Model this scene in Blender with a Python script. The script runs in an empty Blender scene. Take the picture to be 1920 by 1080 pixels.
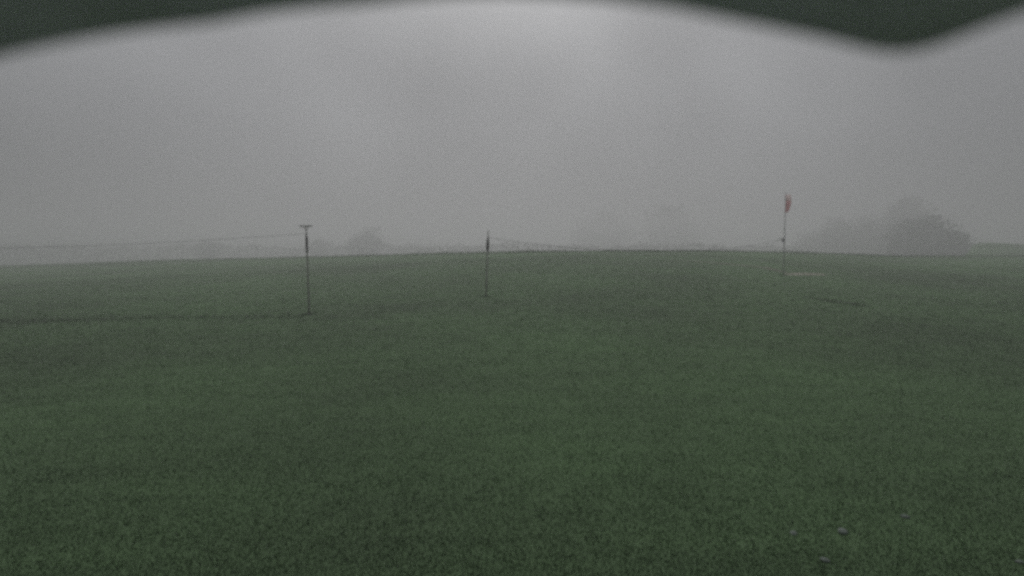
import bpy, bmesh, math, random
import numpy as np
from mathutils import Vector, Matrix
from mathutils.bvhtree import BVHTree

random.seed(11)
rng = np.random.default_rng(11)
scene = bpy.context.scene
col = scene.collection

# ------------------------------------------------------------------ camera, sky, sun, exposure
EYE = 3.2                      # lens height above the grass at the foot of the webcam post
FPX = 1144.0                   # focal length in pixels of a 1920 px wide picture
PITCH = math.atan((540 - 472) / FPX)
cam_d = bpy.data.cameras.new("webcam")
cam = bpy.data.objects.new("webcam", cam_d)
col.objects.link(cam)
cam.location = (0, 0, EYE)
cam.rotation_euler = (math.radians(90) - PITCH, 0, 0)
cam_d.sensor_width = 5.6
cam_d.lens = FPX / 1920 * 5.6
cam_d.clip_start = 0.002
cam_d.clip_end = 6000
cam_d.dof.use_dof = True
cam_d.dof.focus_distance = 0.49          # fixed-focus webcam: everything is slightly soft, the hood very soft
cam_d.dof.aperture_fstop = cam_d.lens / 2.5
scene.camera = cam

SUN_EL, SUN_AZ = 46, 0                   # degrees; azimuth measured from +Y towards +X
world = bpy.data.worlds.new("World")
scene.world = world
world.use_nodes = True
nt = world.node_tree
nt.nodes.clear()
sky = nt.nodes.new("ShaderNodeTexSky")
sky.sky_type = 'NISHITA'
sky.sun_disc = False
sky.sun_elevation = math.radians(SUN_EL)
sky.sun_rotation = math.radians(SUN_AZ)
sky.air_density, sky.dust_density = 1.0, 4.0
bw = nt.nodes.new("ShaderNodeHueSaturation")      # cloud cover takes the colour out of the sky
bw.inputs['Saturation'].default_value = 0.12
nt.links.new(sky.outputs[0], bw.inputs['Color'])
tc = nt.nodes.new("ShaderNodeTexCoord")           # uneven layers in the cloud
cn = nt.nodes.new("ShaderNodeTexNoise")
cn.inputs['Scale'].default_value = 3.2
cn.inputs['Detail'].default_value = 2.0
nt.links.new(tc.outputs['Generated'], cn.inputs['Vector'])
cr = nt.nodes.new("ShaderNodeMapRange")
cr.inputs['From Min'].default_value, cr.inputs['From Max'].default_value = 0.3, 0.7
cr.inputs['To Min'].default_value, cr.inputs['To Max'].default_value = 0.82, 1.14
nt.links.new(cn.outputs[0], cr.inputs['Value'])
cloud = nt.nodes.new("ShaderNodeMixRGB")          # flat overcast layer over the clear sky
cloud.inputs['Fac'].default_value = 0.8
cloud.inputs['Color2'].default_value = (1.45, 1.51, 1.61, 1)
nt.links.new(bw.outputs[0], cloud.inputs['Color1'])
mul = nt.nodes.new("ShaderNodeMixRGB")
mul.blend_type = 'MULTIPLY'
mul.inputs['Fac'].default_value = 1
sep = nt.nodes.new("ShaderNodeSeparateXYZ")          # overcast sky: zenith brighter than horizon
nt.links.new(tc.outputs['Generated'], sep.inputs[0])
zen = nt.nodes.new("ShaderNodeMapRange")
zen.inputs['To Min'].default_value, zen.inputs['To Max'].default_value = 1.0, 3.0
nt.links.new(sep.outputs['Z'], zen.inputs['Value'])
grad = nt.nodes.new("ShaderNodeMixRGB")
grad.blend_type = 'MULTIPLY'
grad.inputs['Fac'].default_value = 1
nt.links.new(cloud.outputs[0], grad.inputs['Color1'])
nt.links.new(zen.outputs[0], grad.inputs['Color2'])
nt.links.new(grad.outputs[0], mul.inputs['Color1'])
nt.links.new(cr.outputs[0], mul.inputs['Color2'])
bg = nt.nodes.new("ShaderNodeBackground")
bg.inputs['Strength'].default_value = 0.06
nt.links.new(mul.outputs[0], bg.inputs['Color'])
wo = nt.nodes.new("ShaderNodeOutputWorld")
nt.links.new(bg.outputs[0], wo.inputs['Surface'])

sun_d = bpy.data.lights.new("sun", 'SUN')
sun_d.energy = 0.80
sun_d.angle = math.radians(85)
sun_d.color = (1.0, 0.975, 0.95)
sun = bpy.data.objects.new("sun", sun_d)
col.objects.link(sun)
a, e = math.radians(SUN_AZ), math.radians(SUN_EL)
sdir = Vector((math.sin(a) * math.cos(e), math.cos(a) * math.cos(e), math.sin(e)))
sun.rotation_euler = sdir.to_track_quat('Z', 'Y').to_euler()

scene.view_settings.view_transform = 'Standard'
scene.view_settings.look = 'None'
scene.view_settings.exposure = 0.0
scene.view_settings.gamma = 1
scene.view_settings.use_curve_mapping = False
scene.render.engine = 'CYCLES'
scene.cycles.use_denoising = False
scene.cycles.volume_bounces = 4
scene.cycles.max_bounces = 10

# ------------------------------------------------------------------ helpers
def obj(name, me, m=None, parent=None, **props):
    if isinstance(me, bmesh.types.BMesh):
        bm = me
        me = bpy.data.meshes.new(name)
        bm.to_mesh(me)
        bm.free()
    o = bpy.data.objects.new(name, me)
    col.objects.link(o)
    if m is not None and not me.materials:
        me.materials.append(m)
    if parent is not None:
        o.parent = parent
    for k, v in props.items():
        o[k] = v
    return o

def thing(name, label, cat, loc, group=None):
    o = bpy.data.objects.new(name, None)
    col.objects.link(o)
    o.location = loc
    o.empty_display_size = 0.2
    o['label'], o['category'] = label, cat
    if group:
        o['group'] = group
    return o

def mesh_np(name, verts, faces, smooth=False):
    me = bpy.data.meshes.new(name)
    verts = np.asarray(verts, np.float32)
    faces = np.asarray(faces, np.int32)
    n, k = faces.shape
    me.vertices.add(len(verts))
    me.vertices.foreach_set("co", verts.ravel())
    me.loops.add(n * k)
    me.loops.foreach_set("vertex_index", faces.ravel())
    me.polygons.add(n)
    me.polygons.foreach_set("loop_start", np.arange(0, n * k, k, dtype=np.int32))
    if smooth:
        me.polygons.foreach_set("use_smooth", np.ones(n, bool))
    me.update(calc_edges=True)
    return me

def tube(bm, pts, radii, seg=10, cap=True):
    """a tapering tube through a list of points"""
    pts = [Vector(p) for p in pts]
    rings = []
    for i, p in enumerate(pts):
        d = (pts[min(i + 1, len(pts) - 1)] - pts[max(i - 1, 0)]).normalized()
        u = d.orthogonal().normalized() if i == 0 else (rings_u - d * rings_u.dot(d)).normalized()
        rings_u = u
        v = d.cross(u)
        r = radii[i] if isinstance(radii, (list, tuple)) else radii
        rings.append([bm.verts.new(p + (u * math.cos(t) + v * math.sin(t)) * r)
                      for t in [2 * math.pi * k / seg for k in range(seg)]])
    for A, B in zip(rings, rings[1:]):
        for k in range(seg):
            f = bm.faces.new((A[k], A[(k + 1) % seg], B[(k + 1) % seg], B[k]))
            f.smooth = True
    if cap:
        bm.faces.new(list(reversed(rings[0])))
        bm.faces.new(rings[-1])
    return bm

def box(bm, c, s, bev=0.0):
    r = bmesh.ops.create_cube(bm, size=1, matrix=Matrix.Translation(c) @ Matrix.Diagonal((*s, 1)))
    if bev:
        vs = set(r['verts'])
        es = [e for e in bm.edges if e.verts[0] in vs]
        bmesh.ops.bevel(bm, geom=es, offset=bev, segments=2, affect='EDGES')
    return bm

def mat(name, c, rough=0.85, var=0.25, scale=8.0, c2=None, bump=0.0):
    m = bpy.data.materials.new(name)
    m.use_nodes = True
    t = m.node_tree
    b = t.nodes['Principled BSDF']
    b.inputs['Roughness'].default_value = rough
    b.inputs['Specular IOR Level'].default_value = 0.25
    n = t.nodes.new("ShaderNodeTexNoise")
    n.inputs['Scale'].default_value = scale
    n.inputs['Detail'].default_value = 6
    tcx = t.nodes.new("ShaderNodeTexCoord")
    t.links.new(tcx.outputs['Object'], n.inputs['Vector'])
    r = t.nodes.new("ShaderNodeValToRGB")
    r.color_ramp.elements[0].position, r.color_ramp.elements[1].position = 0.3, 0.7
    r.color_ramp.elements[0].color = tuple(x * (1 - var) for x in c) + (1,)
    r.color_ramp.elements[1].color = tuple(x * (1 + var) for x in (c2 or c)) + (1,)
    t.links.new(n.outputs[0], r.inputs[0])
    t.links.new(r.outputs[0], b.inputs['Base Color'])
    if bump:
        bp = t.nodes.new("ShaderNodeBump")
        bp.inputs['Strength'].default_value = bump
        bp.inputs['Distance'].default_value = 0.02
        t.links.new(n.outputs[0], bp.inputs['Height'])
        t.links.new(bp.outputs[0], b.inputs['Normal'])
    return m

def smooth(a_, b_, x):
    t = np.clip((np.asarray(x, float) - a_) / (b_ - a_), 0, 1)
    return t * t * (3 - 2 * t)

# ------------------------------------------------------------------ terrain: a field that rises to a low crest
S_KEY = (np.array([-900, 0, 100, 300, 480, 720, 850, 1000, 1300, 1500, 1600, 1700, 1920, 2800]) - 960) / FPX
Y_KEY = np.array([505, 499, 496, 488, 484, 478, 474, 471.5, 470, 473, 477, 480, 480, 480])
D_KEY = np.array([130, 125, 122, 112, 104, 92, 80, 74, 76, 84, 88, 92, 100, 100.])

def height(x, y):
    x = np.asarray(x, float); y = np.asarray(y, float)
    yy = np.maximum(y, 0.5)
    s = np.clip(x / yy, -1.6, 1.6)
    D = np.interp(s, S_KEY, D_KEY)
    hc = EYE + (472 - np.interp(s, S_KEY, Y_KEY)) / FPX * D
    t = np.clip(yy / D, 0, 1)
    front = hc * t * t * (3 - 2 * t)
    k = np.clip((yy - D) / 120, 0, 1)
    z = front - smooth(0, 1, k) * 5.5
    # grassy bank rising beyond the crest at the far right
    px = s * FPX + 960
    z = z + smooth(1795, 1830, px) * smooth(105, 150, yy) * (1 - smooth(165, 230, yy)) * (4.9 - np.clip((px - 1850) / 100, 0, 1) * 0.8)
    z = z + 0.05 * np.sin(x * 0.21 + 1.3) * np.sin(y * 0.17) * smooth(8, 25, np.hypot(x, y)) * (1 - smooth(60, 75, yy))
    return np.where(y < 0.5, 0.0, z)

ang = np.concatenate([np.radians(np.linspace(-60, 60, 361)), np.radians(np.linspace(62, 298, 60))])
rad = np.concatenate([[0.4], np.geomspace(1.0, 40, 60), np.linspace(41, 260, 150), np.geomspace(270, 3000, 24)])
A, R = np.meshgrid(ang, rad)
X, Y = R * np.sin(A), R * np.cos(A)
V = np.stack([X, Y, height(X, Y)], -1).reshape(-1, 3)
na, nr = len(ang), len(rad)
F = []
ia = np.arange(na); ja = (ia + 1) % na
for r_ in range(nr - 1):
    F.append(np.stack([r_ * na + ia, (r_ + 1) * na + ia, (r_ + 1) * na + ja, r_ * na + ja], -1))
F = np.concatenate(F)
g_me = mesh_np("field", V, F[:, ::-1], True)
inner = bmesh.new(); inner.from_mesh(g_me); inner.verts.ensure_lookup_table()
inner.faces.new([inner.verts[i] for i in range(na)])
bmesh.ops.recalc_face_normals(inner, faces=inner.faces)
if sum(f.normal.z for f in inner.faces) < 0:
    bmesh.ops.reverse_faces(inner, faces=inner.faces)
inner.to_mesh(g_me)
bvh = BVHTree.FromBMesh(inner)
inner.free()

def gz(x, y):
    h = bvh.ray_cast(Vector((x, y, 200)), Vector((0, 0, -1)))
    return h[0].z

def ray(px, py):
    c, s_ = math.cos(PITCH), math.sin(PITCH)
    u, v = (px - 960) / FPX, (540 - py) / FPX
    return Vector((u, c + v * s_, -s_ + v * c))

def on_ground(px, py):
    h = bvh.ray_cast(Vector((0, 0, EYE)), ray(px, py).normalized())
    return h[0]

def at_depth(px, py, y):
    d = ray(px, py)
    return Vector((0, 0, EYE)) + d * (y / d.y)

# turf material: short meadow grass with patches of clover, moss and older growth
gm = bpy.data.materials.new("turf")
gm.use_nodes = True
t = gm.node_tree
b = t.nodes['Principled BSDF']
b.inputs['Roughness'].default_value = 0.95
b.inputs['Specular IOR Level'].default_value = 0.1
tcx = t.nodes.new("ShaderNodeTexCoord")
def nz(scale, detail, rough=0.6, stretch=None):
    n = t.nodes.new("ShaderNodeTexNoise")
    n.inputs['Scale'].default_value = scale
    n.inputs['Detail'].default_value = detail
    n.inputs['Roughness'].default_value = rough
    if stretch:
        mp = t.nodes.new("ShaderNodeMapping")
        mp.inputs['Scale'].default_value = stretch
        mp.inputs['Rotation'].default_value = (0, 0, 0.12)
        t.links.new(tcx.outputs['Object'], mp.inputs['Vector'])
        t.links.new(mp.outputs[0], n.inputs['Vector'])
    else:
        t.links.new(tcx.outputs['Object'], n.inputs['Vector'])
    return n
def ramp(src, p0, p1, c0, c1):
    r = t.nodes.new("ShaderNodeValToRGB")
    r.color_ramp.elements[0].position, r.color_ramp.elements[1].position = p0, p1
    r.color_ramp.elements[0].color = (*c0, 1)
    r.color_ramp.elements[1].color = (*c1, 1)
    t.links.new(src, r.inputs[0])
    return r
def mix(fac, c1, c2, mode='MIX'):
    n = t.nodes.new("ShaderNodeMixRGB")
    n.blend_type = mode
    if isinstance(fac, float): n.inputs['Fac'].default_value = fac
    else: t.links.new(fac, n.inputs['Fac'])
    t.links.new(c1, n.inputs['Color1'])
    t.links.new(c2, n.inputs['Color2'])
    return n
big = ramp(nz(0.08, 3).outputs[0], 0.35, 0.65, (0.082, 0.124, 0.067), (0.112, 0.186, 0.088))
mid = ramp(nz(0.9, 5, stretch=(0.35, 1.6, 1)).outputs[0], 0.3, 0.7, (0.9, 0.9, 0.9), (1.1, 1.1, 1.08))
fine = ramp(nz(28, 6, 0.75).outputs[0], 0.3, 0.7, (0.92, 0.92, 0.92), (1.08, 1.08, 1.08))
m1 = mix(1.0, big.outputs[0], mid.outputs[0], 'MULTIPLY')
m2 = mix(1.0, m1.outputs[0], fine.outputs[0], 'MULTIPLY')
t.links.new(m2.outputs[0], b.inputs['Base Color'])
bp = t.nodes.new("ShaderNodeBump")
bp.inputs['Strength'].default_value = 0.3
bp.inputs['Distance'].default_value = 0.04
t.links.new(nz(14, 6, 0.7).outputs[0], bp.inputs['Height'])
t.links.new(bp.outputs[0], b.inputs['Normal'])
obj("field", g_me, gm, kind="structure", label="wide green meadow rising to a low crest in the fog")

# ------------------------------------------------------------------ fog
def haze_box():
    bm = bmesh.new()
    box(bm, (0, 0, 10.2), (6100, 6100, 35.6))
    m = bpy.data.materials.new("fog")
    m.use_nodes = True
    t_ = m.node_tree
    t_.nodes.clear()
    v = t_.nodes.new("ShaderNodeVolumePrincipled")
    v.inputs['Color'].default_value = (0.80, 0.792, 0.812, 1)
    v.inputs['Density'].default_value = 0.0052
    v.inputs['Anisotropy'].default_value = 0.6
    o = t_.nodes.new("ShaderNodeOutputMaterial")
    t_.links.new(v.outputs[0], o.inputs['Volume'])
    obj("haze", bm, m, kind="stuff", label="pale grey fog lying over the whole field")
haze_box()

# ------------------------------------------------------------------ materials
bark = mat("bark", (0.055, 0.05, 0.042), 0.95, 0.35, 6)
leaf_dark = mat("dark_leaves", (0.032, 0.048, 0.024), 0.8, 0.4, 0.6)
leaf_mid = mat("autumn_leaves", (0.06, 0.062, 0.03), 0.8, 0.4, 0.6)
wood = mat("grey_wood", (0.24, 0.235, 0.215), 0.9, 0.3, 12)
dark_cloth = mat("dark_cloth", (0.11, 0.10, 0.10), 0.95, 0.25, 20)
steel = mat("dull_steel", (0.32, 0.32, 0.32), 0.6, 0.15, 30)
rope_m = mat("dark_rope", (0.05, 0.05, 0.05), 0.9, 0.2, 30)
red = mat("faded_red_fabric", (0.86, 0.58, 0.60), 0.85, 0.15, 6)
def translucent(m, f):
    t_ = m.node_tree
    b_ = t_.nodes['Principled BSDF']
    src = b_.inputs['Base Color'].links[0].from_socket
    tr = t_.nodes.new("ShaderNodeBsdfTranslucent")
    mx = t_.nodes.new("ShaderNodeMixShader")
    mx.inputs[0].default_value = f
    t_.links.new(src, tr.inputs['Color'])
    t_.links.new(b_.outputs[0], mx.inputs[1])
    t_.links.new(tr.outputs[0], mx.inputs[2])
    t_.links.new(mx.outputs[0], t_.nodes['Material Output'].inputs['Surface'])
translucent(red, 0.72)
pale = mat("faded_white_fabric", (0.86, 0.74, 0.74), 0.85, 0.1, 6)
translucent(pale, 0.72)
stone_m = mat("pale_stone", (0.17, 0.20, 0.175), 0.9, 0.4, 40)
soil = mat("pale_soil", (0.32, 0.30, 0.24), 0.95, 0.25, 3)
long_m = mat("long_grass", (0.066, 0.092, 0.052), 0.9, 0.4, 2)
plastic = mat("weathered_plastic", (0.64, 0.61, 0.72), 0.6, 0.3, 45, bump=0.1)
translucent(plastic, 0.18)
black = mat("black_plastic", (0.02, 0.02, 0.022), 0.5, 0.2, 60)

# ------------------------------------------------------------------ field poles
def field_pole(base, top, label, name="field_pole", crossbar=True):
    base = Vector(base); top = Vector(top)
    d = top - base
    L = d.length
    root = thing(name, label, "pole", base, "poles carrying the cable across the field")
    P = lambda f: d * f
    bm = bmesh.new()
    tube(bm, [Vector((0, 0, -0.3)), P(0.35), P(0.7), P(0.995)], [0.04, 0.036, 0.032, 0.024], 10)
    obj("shaft", bm, wood, root)
    bm = bmesh.new()
    tube(bm, [P(0.70), P(0.71), P(0.76), P(0.80), P(0.86), P(0.90)],
         [0.035, 0.05, 0.054, 0.06, 0.058, 0.03] if crossbar else [0.036, 0.07, 0.082, 0.078, 0.062, 0.035], 10)
    obj("wrapped_cloth", bm, dark_cloth, root)
    if crossbar:
        bm = bmesh.new()
        box(bm, P(1.0) + Vector((-0.02, 0, 0.0)), (0.56, 0.05, 0.055), 0.006)
        obj("crossbar", bm, wood, root)
        for sx in (-0.13, 0.11):
            bm = bmesh.new()
            tube(bm, [P(0.955), P(1.0) + Vector((sx, 0, -0.03))], 0.012, 6)
            obj("brace", bm, wood, root)
    else:
        bm = bmesh.new()
        tube(bm, [P(0.99), P(1.0), P(1.03)], [0.026, 0.016, 0.003], 8)
        obj("tip", bm, steel, root)
    bm = bmesh.new()
    tube(bm, [P(0.915) + Vector((-0.05, -0.05, 0)), P(0.915) + Vector((0.0, -0.06, 0)), P(0.915) + Vector((0.05, -0.05, 0))], 0.012, 6)
    obj("cable_hook", bm, steel, root)
    return base, d

b1 = on_ground(580, 590); b1.z = gz(b1.x, b1.y)
t1 = at_depth(574, 424, b1.y)
_, d1 = field_pole(b1, t1, "wooden pole with a T-shaped crossbar standing on the left of the field")
b2 = on_ground(911, 556); b2.z = gz(b2.x, b2.y)
t2 = at_depth(915.5, 433, b2.y)
_, d2 = field_pole(b2, t2, "thin pole with a pointed tip and no crossbar near the middle of the field", crossbar=False)
x0, y0 = b1.x - 26, b1.y + 2.5                   # next pole of the line, just past the left edge
b0 = Vector((x0, y0, gz(x0, y0)))
d0 = Vector((0.05, 0, 3.7))
field_pole(b0, b0 + d0, "wooden pole at the far left end of the long cable")

def cable(p, q, sag, label, r=0.006):
    bm = bmesh.new()
    pts = []
    for i in range(41):
        f = i / 40
        c = p.lerp(q, f)
        c.z -= 4 * sag * f * (1 - f)
        pts.append(c - p)
    tube(bm, pts, r, 6)
    o = obj("cable", bm, rope_m, label=label, category="cable", group="cables slung between the poles")
    o.location = p

hook = Vector((0, -0.06, 0))
cable(b1 + d1 * 0.915 + hook, b0 + d0 * 0.915 + hook, 0.28, "thin cable sagging from the crossbar pole towards the left edge")

# ------------------------------------------------------------------ windsock mast
bw_ = on_ground(1469, 516); bw_.z = gz(bw_.x, bw_.y)
tw = at_depth(1473.5, 358, bw_.y)
dw = tw - bw_
root = thing("windsock_mast", "tall slender mast with a limp red windsock on the right of the field", "windsock", bw_)
bm = bmesh.new()
tube(bm, [Vector((0, 0, -0.3)), dw * 0.45, dw * 0.9, dw], [0.036, 0.03, 0.024, 0.012], 10)
obj("mast", bm, steel, root)
T = dw * 0.955
def ring_pts(c, r, n=24):
    return [c + Vector((math.cos(2 * math.pi * k / n) * r, math.sin(2 * math.pi * k / n) * r, 0)) for k in range(n + 1)]
bm = bmesh.new()
tube(bm, ring_pts(T + Vector((0.14, -0.02, 0)), 0.19), 0.008, 6, cap=False)
obj("hoop", bm, steel, root)
def sock(f0, f1, m):
    """a section of the hanging fabric cone, folded and creased by its own weight"""
    bm = bmesh.new()
    rows, seg = 8, 20
    Rr = []
    for i in range(rows + 1):
        f = f0 + (f1 - f0) * i / rows
        c = T + Vector((0.14 + 0.10 * math.sin(f * 3.1) - 0.1 * f, -0.02, -1.2 * f))
        r = 0.19 - 0.08 * f
        Rr.append([bm.verts.new(c + Vector((math.cos(q) * r * (1 + 0.25 * math.sin(3 * q + 2 * f)),
                                            math.sin(q) * r * 0.55 * (1 + 0.25 * math.sin(3 * q + 2 * f)), 0)))
                   for q in [2 * math.pi * k / seg for k in range(seg)]])
    for P_, Q_ in zip(Rr, Rr[1:]):
        for k in range(seg):
            f = bm.faces.new((P_[k], P_[(k + 1) % seg], Q_[(k + 1) % seg], Q_[k]))
            f.smooth = True
    return bm
obj("sock_section", sock(0.0, 0.35, pale), pale, root, label="paler upper band of the windsock")
obj("sock_section", sock(0.352, 1.0, red), red, root, label="red lower part of the windsock")
hk = at_depth(1467.5, 449, bw_.y) - bw_
bm = bmesh.new()
tube(bm, [hk + Vector((0.05, 0, 0.03)), hk + Vector((-0.28, -0.03, 0.04)), hk + Vector((-0.30, -0.03, -0.10))], 0.028, 8)
obj("cable_arm", bm, steel, root)
bm = bmesh.new()
box(bm, hk + Vector((0.0, -0.06, -0.05)), (0.12, 0.09, 0.26), 0.012)
obj("winch_box", bm, dark_cloth, root)
cable(b2 + d2 * 0.9 + hook, bw_ + hk + Vector((-0.30, -0.03, -0.10)), 0.72,
      "thin cable sagging from the pointed pole across to the windsock mast", 0.0075)

# ------------------------------------------------------------------ trees in the fog
def tree(px, top, depth, wpx, label, lm, seed, n=2600, shape=1.0, group="trees standing in the fog beyond the crest", name="tree", low=0.18):
    r = np.random.default_rng(seed)
    rr = random.Random(seed)
    c = at_depth(px, 470, depth)
    z0 = gz(c.x, depth)
    H = at_depth(px, top, depth).z - z0
    W = wpx / FPX * depth / 2
    root = thing(name, label, "tree", (c.x, depth, z0), group)
    bm = bmesh.new()
    tr = H * 0.022 + 0.06
    lean = rr.uniform(-.04, .04) * H
    trunk = [Vector((0, 0, -0.3)), Vector((lean * .3, 0, H * .25)), Vector((lean * .7, 0, H * .55)), Vector((lean, 0, H * .9))]
    tube(bm, trunk, [tr * 1.3, tr, tr * .65, tr * .15], 8)
    obj("trunk", bm, bark, root)
    # limbs
    bm = bmesh.new()
    tips = []
    for i in range(26):
        f = rr.uniform(low + 0.05, .85)
        o = trunk[1].lerp(trunk[3], min(1, max(0, (f - .25) / .65)))
        q = rr.uniform(0, 2 * math.pi)
        prof = math.sin(math.pi * min(1, max(.08, (f - low) / (1.05 - low))) ** shape) ** .6
        l = W * prof * rr.uniform(.65, 1.05)
        end = o + Vector((math.cos(q) * l, math.sin(q) * l, H * rr.uniform(-.06, .17)))
        end.z = min(end.z, H * .97)
        m_ = o.lerp(end, .5) + Vector((0, 0, -H * .015))
        tube(bm, [o, m_, end], [tr * .4, tr * .25, tr * .06], 5)
        tips += [end, o.lerp(end, .7), m_]
    tips += [trunk[3], trunk[3] + Vector((0, 0, H * .04))]
    obj("limbs", bm, bark, root)
    # leaf clumps of many small faces gathered round the limb tips
    k = len(tips)
    ctr = np.array([tuple(v) for v in tips])
    rad_ = r.uniform(.2, .36, k) * min(W * 1.3, H * .6)
    which = r.integers(0, k, n)
    off = r.normal(0, 1, (n, 3)); off /= np.linalg.norm(off, axis=1)[:, None]
    pos = ctr[which] + off * (rad_[which] * r.uniform(.2, 1, n) ** .5)[:, None] * np.array([1.1, 1.1, .8])
    pos[:, 2] = np.clip(pos[:, 2], H * low * .6, H)
    nf = n // 2                                            # leaves filling the heart of the crown
    d3 = r.normal(0, 1, (nf, 3)); d3 /= np.linalg.norm(d3, axis=1)[:, None]
    d3 *= (r.uniform(0, 1, nf) ** .4)[:, None]
    pos[:nf] = np.array([lean * .6, 0, H * .48]) + d3 * np.array([W * .8, W * .8, H * .42])
    pos[:, 2] = np.maximum(pos[:, 2], H * low * .6)
    s = H * r.uniform(.016, .04, n)
    u = r.normal(0, 1, (n, 3)); u /= np.linalg.norm(u, axis=1)[:, None]
    w = np.cross(u, r.normal(0, 1, (n, 3))); w /= np.linalg.norm(w, axis=1)[:, None]
    q4 = np.stack([pos - u * s[:, None], pos + w * s[:, None] * .7, pos + u * s[:, None], pos - w * s[:, None] * .7], 1)
    me = mesh_np("crown", q4.reshape(-1, 3), np.arange(4 * n).reshape(-1, 4))
    obj("crown", me, lm, root)

# the clump on the right
tree(1738, 405, 225, 96, "darkest round tree of the clump on the right of the crest", leaf_dark, 3, 3600, low=.05)
tree(1790, 424, 215, 62, "low bushy tree at the right end of the clump on the right, dark", leaf_dark, 4, 2600, low=.03)
tree(1695, 372, 330, 80, "tallest pale tree of the right-hand clump, rising behind the darkest one", leaf_mid, 5, 3000)
tree(1690, 424, 240, 60, "low dark tree on the left shoulder of the darkest tree", leaf_dark, 12, 2200, low=.03)
tree(1632, 404, 330, 92, "broad pale tree next to the left of the tallest one", leaf_mid, 6, 2600, low=.06)
tree(1568, 408, 350, 84, "faint broad tree just to the right of the windsock mast", leaf_mid, 7, 2600, low=.06)
tree(1520, 430, 390, 56, "small faint tree closest to the windsock mast", leaf_mid, 8, 1600, low=.06)
# left and centre
tree(686, 427, 350, 84, "lone round tree fading in the fog between the two cable poles", leaf_dark, 9, 2800, low=.08)
tree(600, 444, 360, 46, "small faint tree just right of the crossbar pole", leaf_mid, 10, 1500, low=.06)
tree(388, 446, 340, 62, "faint tree under the sagging cable on the left", leaf_mid, 13, 1800, low=.06)
tree(780, 452, 400, 60, "low faint tree left of the pointed pole", leaf_mid, 14, 1500, low=.05)
tree(1255, 388, 560, 130, "very faint tall tree between the pointed pole and the mast", leaf_mid, 15, 4200, low=.05)
tree(1130, 398, 580, 150, "very faint broad tree just right of the pointed pole", leaf_mid, 16, 4200, low=.05)

# far wood: one low ragged band behind the crest
def far_wood(n=18000):
    r = np.random.default_rng(77)
    px = r.uniform(-420, 1720, n)
    dep = 350 + 40 * np.sin(px * .004) + r.normal(0, 14, n)
    x = (px - 960) / FPX * dep
    wob = 0.5 + .22 * np.sin(px * .021) + .16 * np.sin(px * .053 + 1) + .12 * np.sin(px * .13 + 2)
    topz = EYE + (6 + 11 * np.clip(wob, 0, 1)) / FPX * dep + r.normal(0, .5, n)
    base = height(x, dep)
    z = base + (topz - base) * r.uniform(0, 1, n) ** .7
    s_ = r.uniform(.35, 1.1, n)[:, None]
    u = r.normal(0, 1, (n, 3)); u /= np.linalg.norm(u, axis=1)[:, None]
    w = np.cross(u, r.normal(0, 1, (n, 3))); w /= np.linalg.norm(w, axis=1)[:, None]
    pos = np.stack([x, dep, z], -1)
    q4 = np.stack([pos - u * s_, pos + w * s_ * .7, pos + u * s_, pos - w * s_ * .7], 1)
    obj("far_wood", mesh_np("far_wood", q4.reshape(-1, 3), np.arange(4 * n).reshape(-1, 4)), leaf_mid,
        kind="stuff", label="faint low band of far woodland behind the crest")
far_wood()

# ------------------------------------------------------------------ grass
def blades(n_pts, P, h, w, lean=0.5):
    """three-cornered blades rooted at P (n,3)"""
    n = len(P)
    q = rng.uniform(0, 2 * np.pi, n)
    ux = np.stack([np.cos(q), np.sin(q), np.zeros(n)], -1)
    q2 = rng.uniform(0, 2 * np.pi, n)
    ln = rng.uniform(0.1, lean, n) * h
    tip = P + np.stack([np.cos(q2) * ln, np.sin(q2) * ln, h], -1)
    a_ = P - ux * w[:, None] / 2
    b_ = P + ux * w[:, None] / 2
    V_ = np.stack([a_, b_, tip], 1).reshape(-1, 3)
    return V_, np.arange(3 * n).reshape(-1, 3)

def scatter(n, r0, r1, half=0.93):
    s = rng.uniform(-half, half, n)
    y = np.sqrt(rng.uniform(r0 ** 2, r1 ** 2, n))
    return s * y, y

N_TUFT = 130000
gy = 4.5 * (60 / 4.5) ** rng.uniform(0, 1, N_TUFT)          # thins out with the square of the distance
gx = rng.uniform(-0.93, 0.93, N_TUFT) * gy
gzv = height(gx, gy) - 0.005
tx = np.repeat(gx, 4) + rng.normal(0, .11, 4 * len(gx))
ty = np.repeat(gy, 4) + rng.normal(0, .11, 4 * len(gx))
P = np.stack([tx, ty, np.repeat(gzv, 4)], -1)
h = rng.uniform(.015, .045, len(P)) * np.clip(.8 + ty / 60, .8, 1.3)
w = rng.uniform(.008, .016, len(P)) * np.clip(ty / 12, 1, 2.6)
# rougher growth along the crest and tufts left by the mower round the foot of each pole
n_c = 16000
sc_ = rng.uniform(-.93, .93, n_c)
yc = np.interp(sc_, S_KEY, D_KEY) * rng.uniform(.86, 1.03, n_c)
cx_ = sc_ * yc
Pc = np.stack([cx_, yc, height(cx_, yc) - .01], -1)
clump = .5 + .5 * np.sin(cx_ * .9) * np.sin(cx_ * .37 + 1)
foot = []
for q_ in (b1, b2, bw_):
    o_ = rng.normal(0, .16, (110, 2))
    foot.append(np.stack([q_.x + o_[:, 0], q_.y + o_[:, 1], height(q_.x + o_[:, 0], q_.y + o_[:, 1]) - .01], -1))
foot = np.concatenate(foot)
P = np.concatenate([P, Pc, foot])
h = np.concatenate([h, rng.uniform(.06, .14, n_c) + .16 * clump, rng.uniform(.05, .16, len(foot))])
w = np.concatenate([w, rng.uniform(.03, .06, n_c), rng.uniform(.015, .03, len(foot))])
V_, F_ = blades(0, P, h, w, 0.9)
obj("grass", mesh_np("grass", V_, F_), gm, kind="stuff", label="short meadow grass over the near field")

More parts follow.
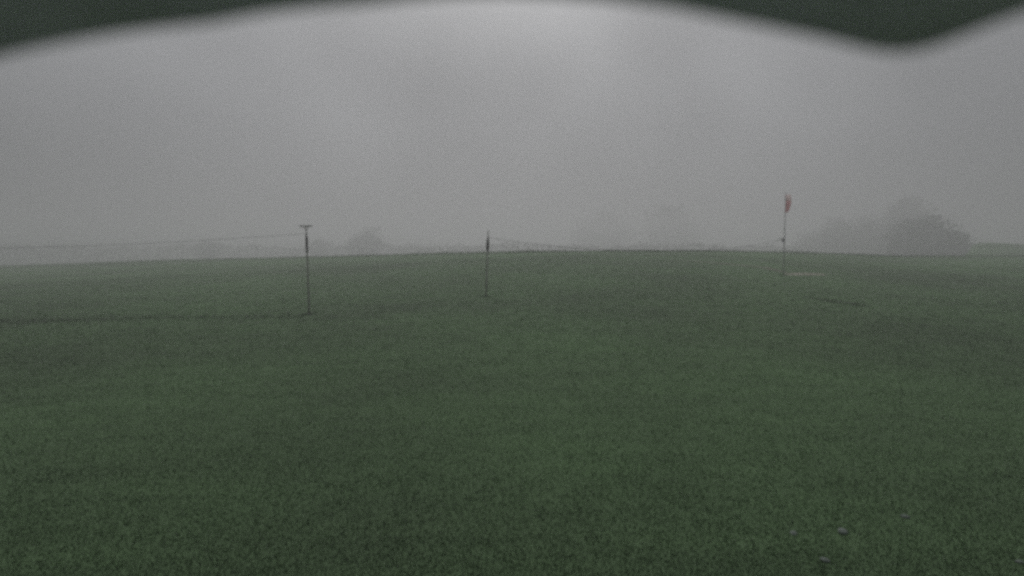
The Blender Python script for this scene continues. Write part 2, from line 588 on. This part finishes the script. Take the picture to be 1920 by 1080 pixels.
def long_strip(p, q, width, n, hmin, hmax, label):
    f = rng.uniform(0, 1, n)
    x = p.x + (q.x - p.x) * f + rng.normal(0, width * .3, n)
    y = p.y + (q.y - p.y) * f + rng.normal(0, width, n)
    Pp = np.stack([x, y, height(x, y) - .01], -1)
    V2, F2 = blades(0, Pp, rng.uniform(hmin, hmax, n), rng.uniform(.02, .04, n), .6)
    obj("long_grass", mesh_np("long_grass", V2, F2), long_m, kind="stuff", label=label)
long_strip(on_ground(-60, 602), on_ground(572, 594), .4, 2000, .04, .10, "dark line of longer grass running left from the crossbar pole")
long_strip(on_ground(1520, 560), on_ground(1625, 574), .6, 500, .03, .10, "dark streak of longer grass on the right of the field")

# worn strip and pale bare patch by the windsock mast
def ground_strip(name, pts, w0, label, m, n=40):
    bm = bmesh.new()
    prev = None
    for i in range(n + 1):
        f = i / n * (len(pts) - 1)
        k = min(int(f), len(pts) - 2)
        c = pts[k].lerp(pts[k + 1], f - k)
        d = (pts[k + 1] - pts[k]); d.z = 0; d.normalize()
        nrm = Vector((-d.y, d.x, 0))
        ww = w0 * (0.25 + 0.75 * math.sin(math.pi * min(.98, max(.02, i / n))) ** .5) * random.uniform(.8, 1.2)
        row = []
        for s_ in (-1, -.33, .33, 1):
            v = c + nrm * ww * s_
            row.append(bm.verts.new((v.x, v.y, gz(v.x, v.y) + 0.012)))
        if prev:
            for j in range(3):
                bm.faces.new((prev[j], row[j], row[j + 1], prev[j + 1]))
        prev = row
    bmesh.ops.recalc_face_normals(bm, faces=bm.faces)
    obj(name, bm, m, kind="structure", label=label)
worn = mat("worn_turf", (0.125, 0.132, 0.085), 0.95, 0.2, 2)
ground_strip("bare_patch", [on_ground(1474, 515), on_ground(1510, 514), on_ground(1546, 514.5)], .55, "pale bare strip of soil at the foot of the windsock mast", soil, 20)
ground_strip("path", [on_ground(1255, 489), on_ground(1340, 493), on_ground(1430, 501), on_ground(1476, 512)], .5, "faint worn path leading from the crest to the windsock mast", worn)

# small pale stones in the near grass, low on the right
for px, py, sz, lab in ((1487, 1000, .04, "pale flat stone in the dark grass, leftmost of the few low on the right"),
                        (1578, 998, .048, "larger pale stone in the dark grass just right of the leftmost one"),
                        (1545, 1052, .038, "pale stone lowest in the grass below the larger one"),
                        (1697, 970, .04, "small pale stone farthest up the grass of those low on the right"),
                        (1912, 1054, .035, "small pale stone in the grass at the lower right corner")):
    p = on_ground(px, py)
    bm = bmesh.new()
    bmesh.ops.create_icosphere(bm, subdivisions=2, radius=sz)
    q = [Vector((random.uniform(-1, 1), random.uniform(-1, 1), random.uniform(-1, 1))) for _ in range(5)]
    for v in bm.verts:
        v.co *= 1 + .3 * sum(math.sin(v.co.dot(k_) * 40) for k_ in q) / 3
        v.co.z *= .6
        v.co.x *= 1.3
    for f in bm.faces: f.smooth = True
    o = obj("stone", bm, stone_m, label=lab, category="stone", group="pale stones in the grass")
    o.location = (p.x, p.y, p.z + sz * .1)
    o.rotation_euler = (0, 0, random.uniform(0, 3))

# ------------------------------------------------------------------ the webcam's own housing with its rain hood
root = thing("webcam_housing", "dark weathered rain hood of the webcam, arching along the top of the view", "camera", (0, 0, EYE))
tilt = Matrix.Rotation(-PITCH, 4, 'X')
LIP = np.array([(-260, 215), (-120, 150), (0, 106), (100, 84), (200, 66), (300, 53), (400, 43), (500, 25), (600, 14), (700, 7),
                (760, 0), (860, -8), (960, -9), (1060, -5), (1150, 2), (1250, 14), (1350, 34), (1450, 54), (1550, 74),
                (1620, 92), (1680, 101), (1740, 92), (1800, 70), (1860, 46), (1920, 24), (2000, 4), (2100, 20), (2200, 90)], float)
bm = bmesh.new()
DL, HALF = 0.05, 0.0
us = np.linspace(-1.03, 1.03, 81)
def lip_z(u):
    return (540 - np.interp(u * FPX + 960, LIP[:, 0], LIP[:, 1])) / FPX * DL
def hood_pt(u, f, off):
    """f = 0 at the body, 1 at the lip; off = outward offset (wall thickness)"""
    front = Vector((u * DL, DL, float(lip_z(u)) + off))
    back = Vector((u * 0.032, -0.02, 0.026 - 0.008 * (u / 1.03) ** 4 + off))
    p = back.lerp(front, f)
    p.z += 0.003 * math.sin(math.pi * f)
    return p
rows = 10
inn = [[bm.verts.new(tilt @ hood_pt(u, j / rows, 0)) for u in us] for j in range(rows + 1)]
out = [[bm.verts.new(tilt @ hood_pt(u, j / rows, .0022)) for u in us] for j in range(rows + 1)]
n_u = len(us)
for j in range(rows):
    for i in range(n_u - 1):
        bm.faces.new((inn[j][i], inn[j + 1][i], inn[j + 1][i + 1], inn[j][i + 1]))
        bm.faces.new((out[j][i], out[j][i + 1], out[j + 1][i + 1], out[j + 1][i]))
for i in range(n_u - 1):
    bm.faces.new((inn[rows][i], out[rows][i], out[rows][i + 1], inn[rows][i + 1]))
    bm.faces.new((inn[0][i], inn[0][i + 1], out[0][i + 1], out[0][i]))
for j in range(rows):
    bm.faces.new((inn[j][0], out[j][0], out[j + 1][0], inn[j + 1][0]))
    bm.faces.new((inn[j][-1], inn[j + 1][-1], out[j + 1][-1], out[j][-1]))
bmesh.ops.recalc_face_normals(bm, faces=bm.faces)
for f in bm.faces: f.smooth = True
obj("hood", bm, plastic, root)
# body behind the lens, bracket and post
bm = bmesh.new(); box(bm, (0, -0.095, 0), (0.06, 0.16, 0.05), .005); bm.transform(tilt)
obj("body", bm, plastic, root)
bm = bmesh.new(); tube(bm, [(0, -0.0145, 0), (0, -0.004, 0)], .011, 24); bm.transform(tilt)
obj("lens_barrel", bm, black, root)
bm = bmesh.new(); tube(bm, [(0, -0.12, -0.02), (0, -0.13, -0.07), (0, -0.22, -0.09)], .011, 10)
obj("bracket", bm, steel, root)
bm = bmesh.new(); tube(bm, [(0, -0.25, -EYE - .2), (0, -0.25, 0.12)], .045, 16)
obj("post", bm, steel, root)
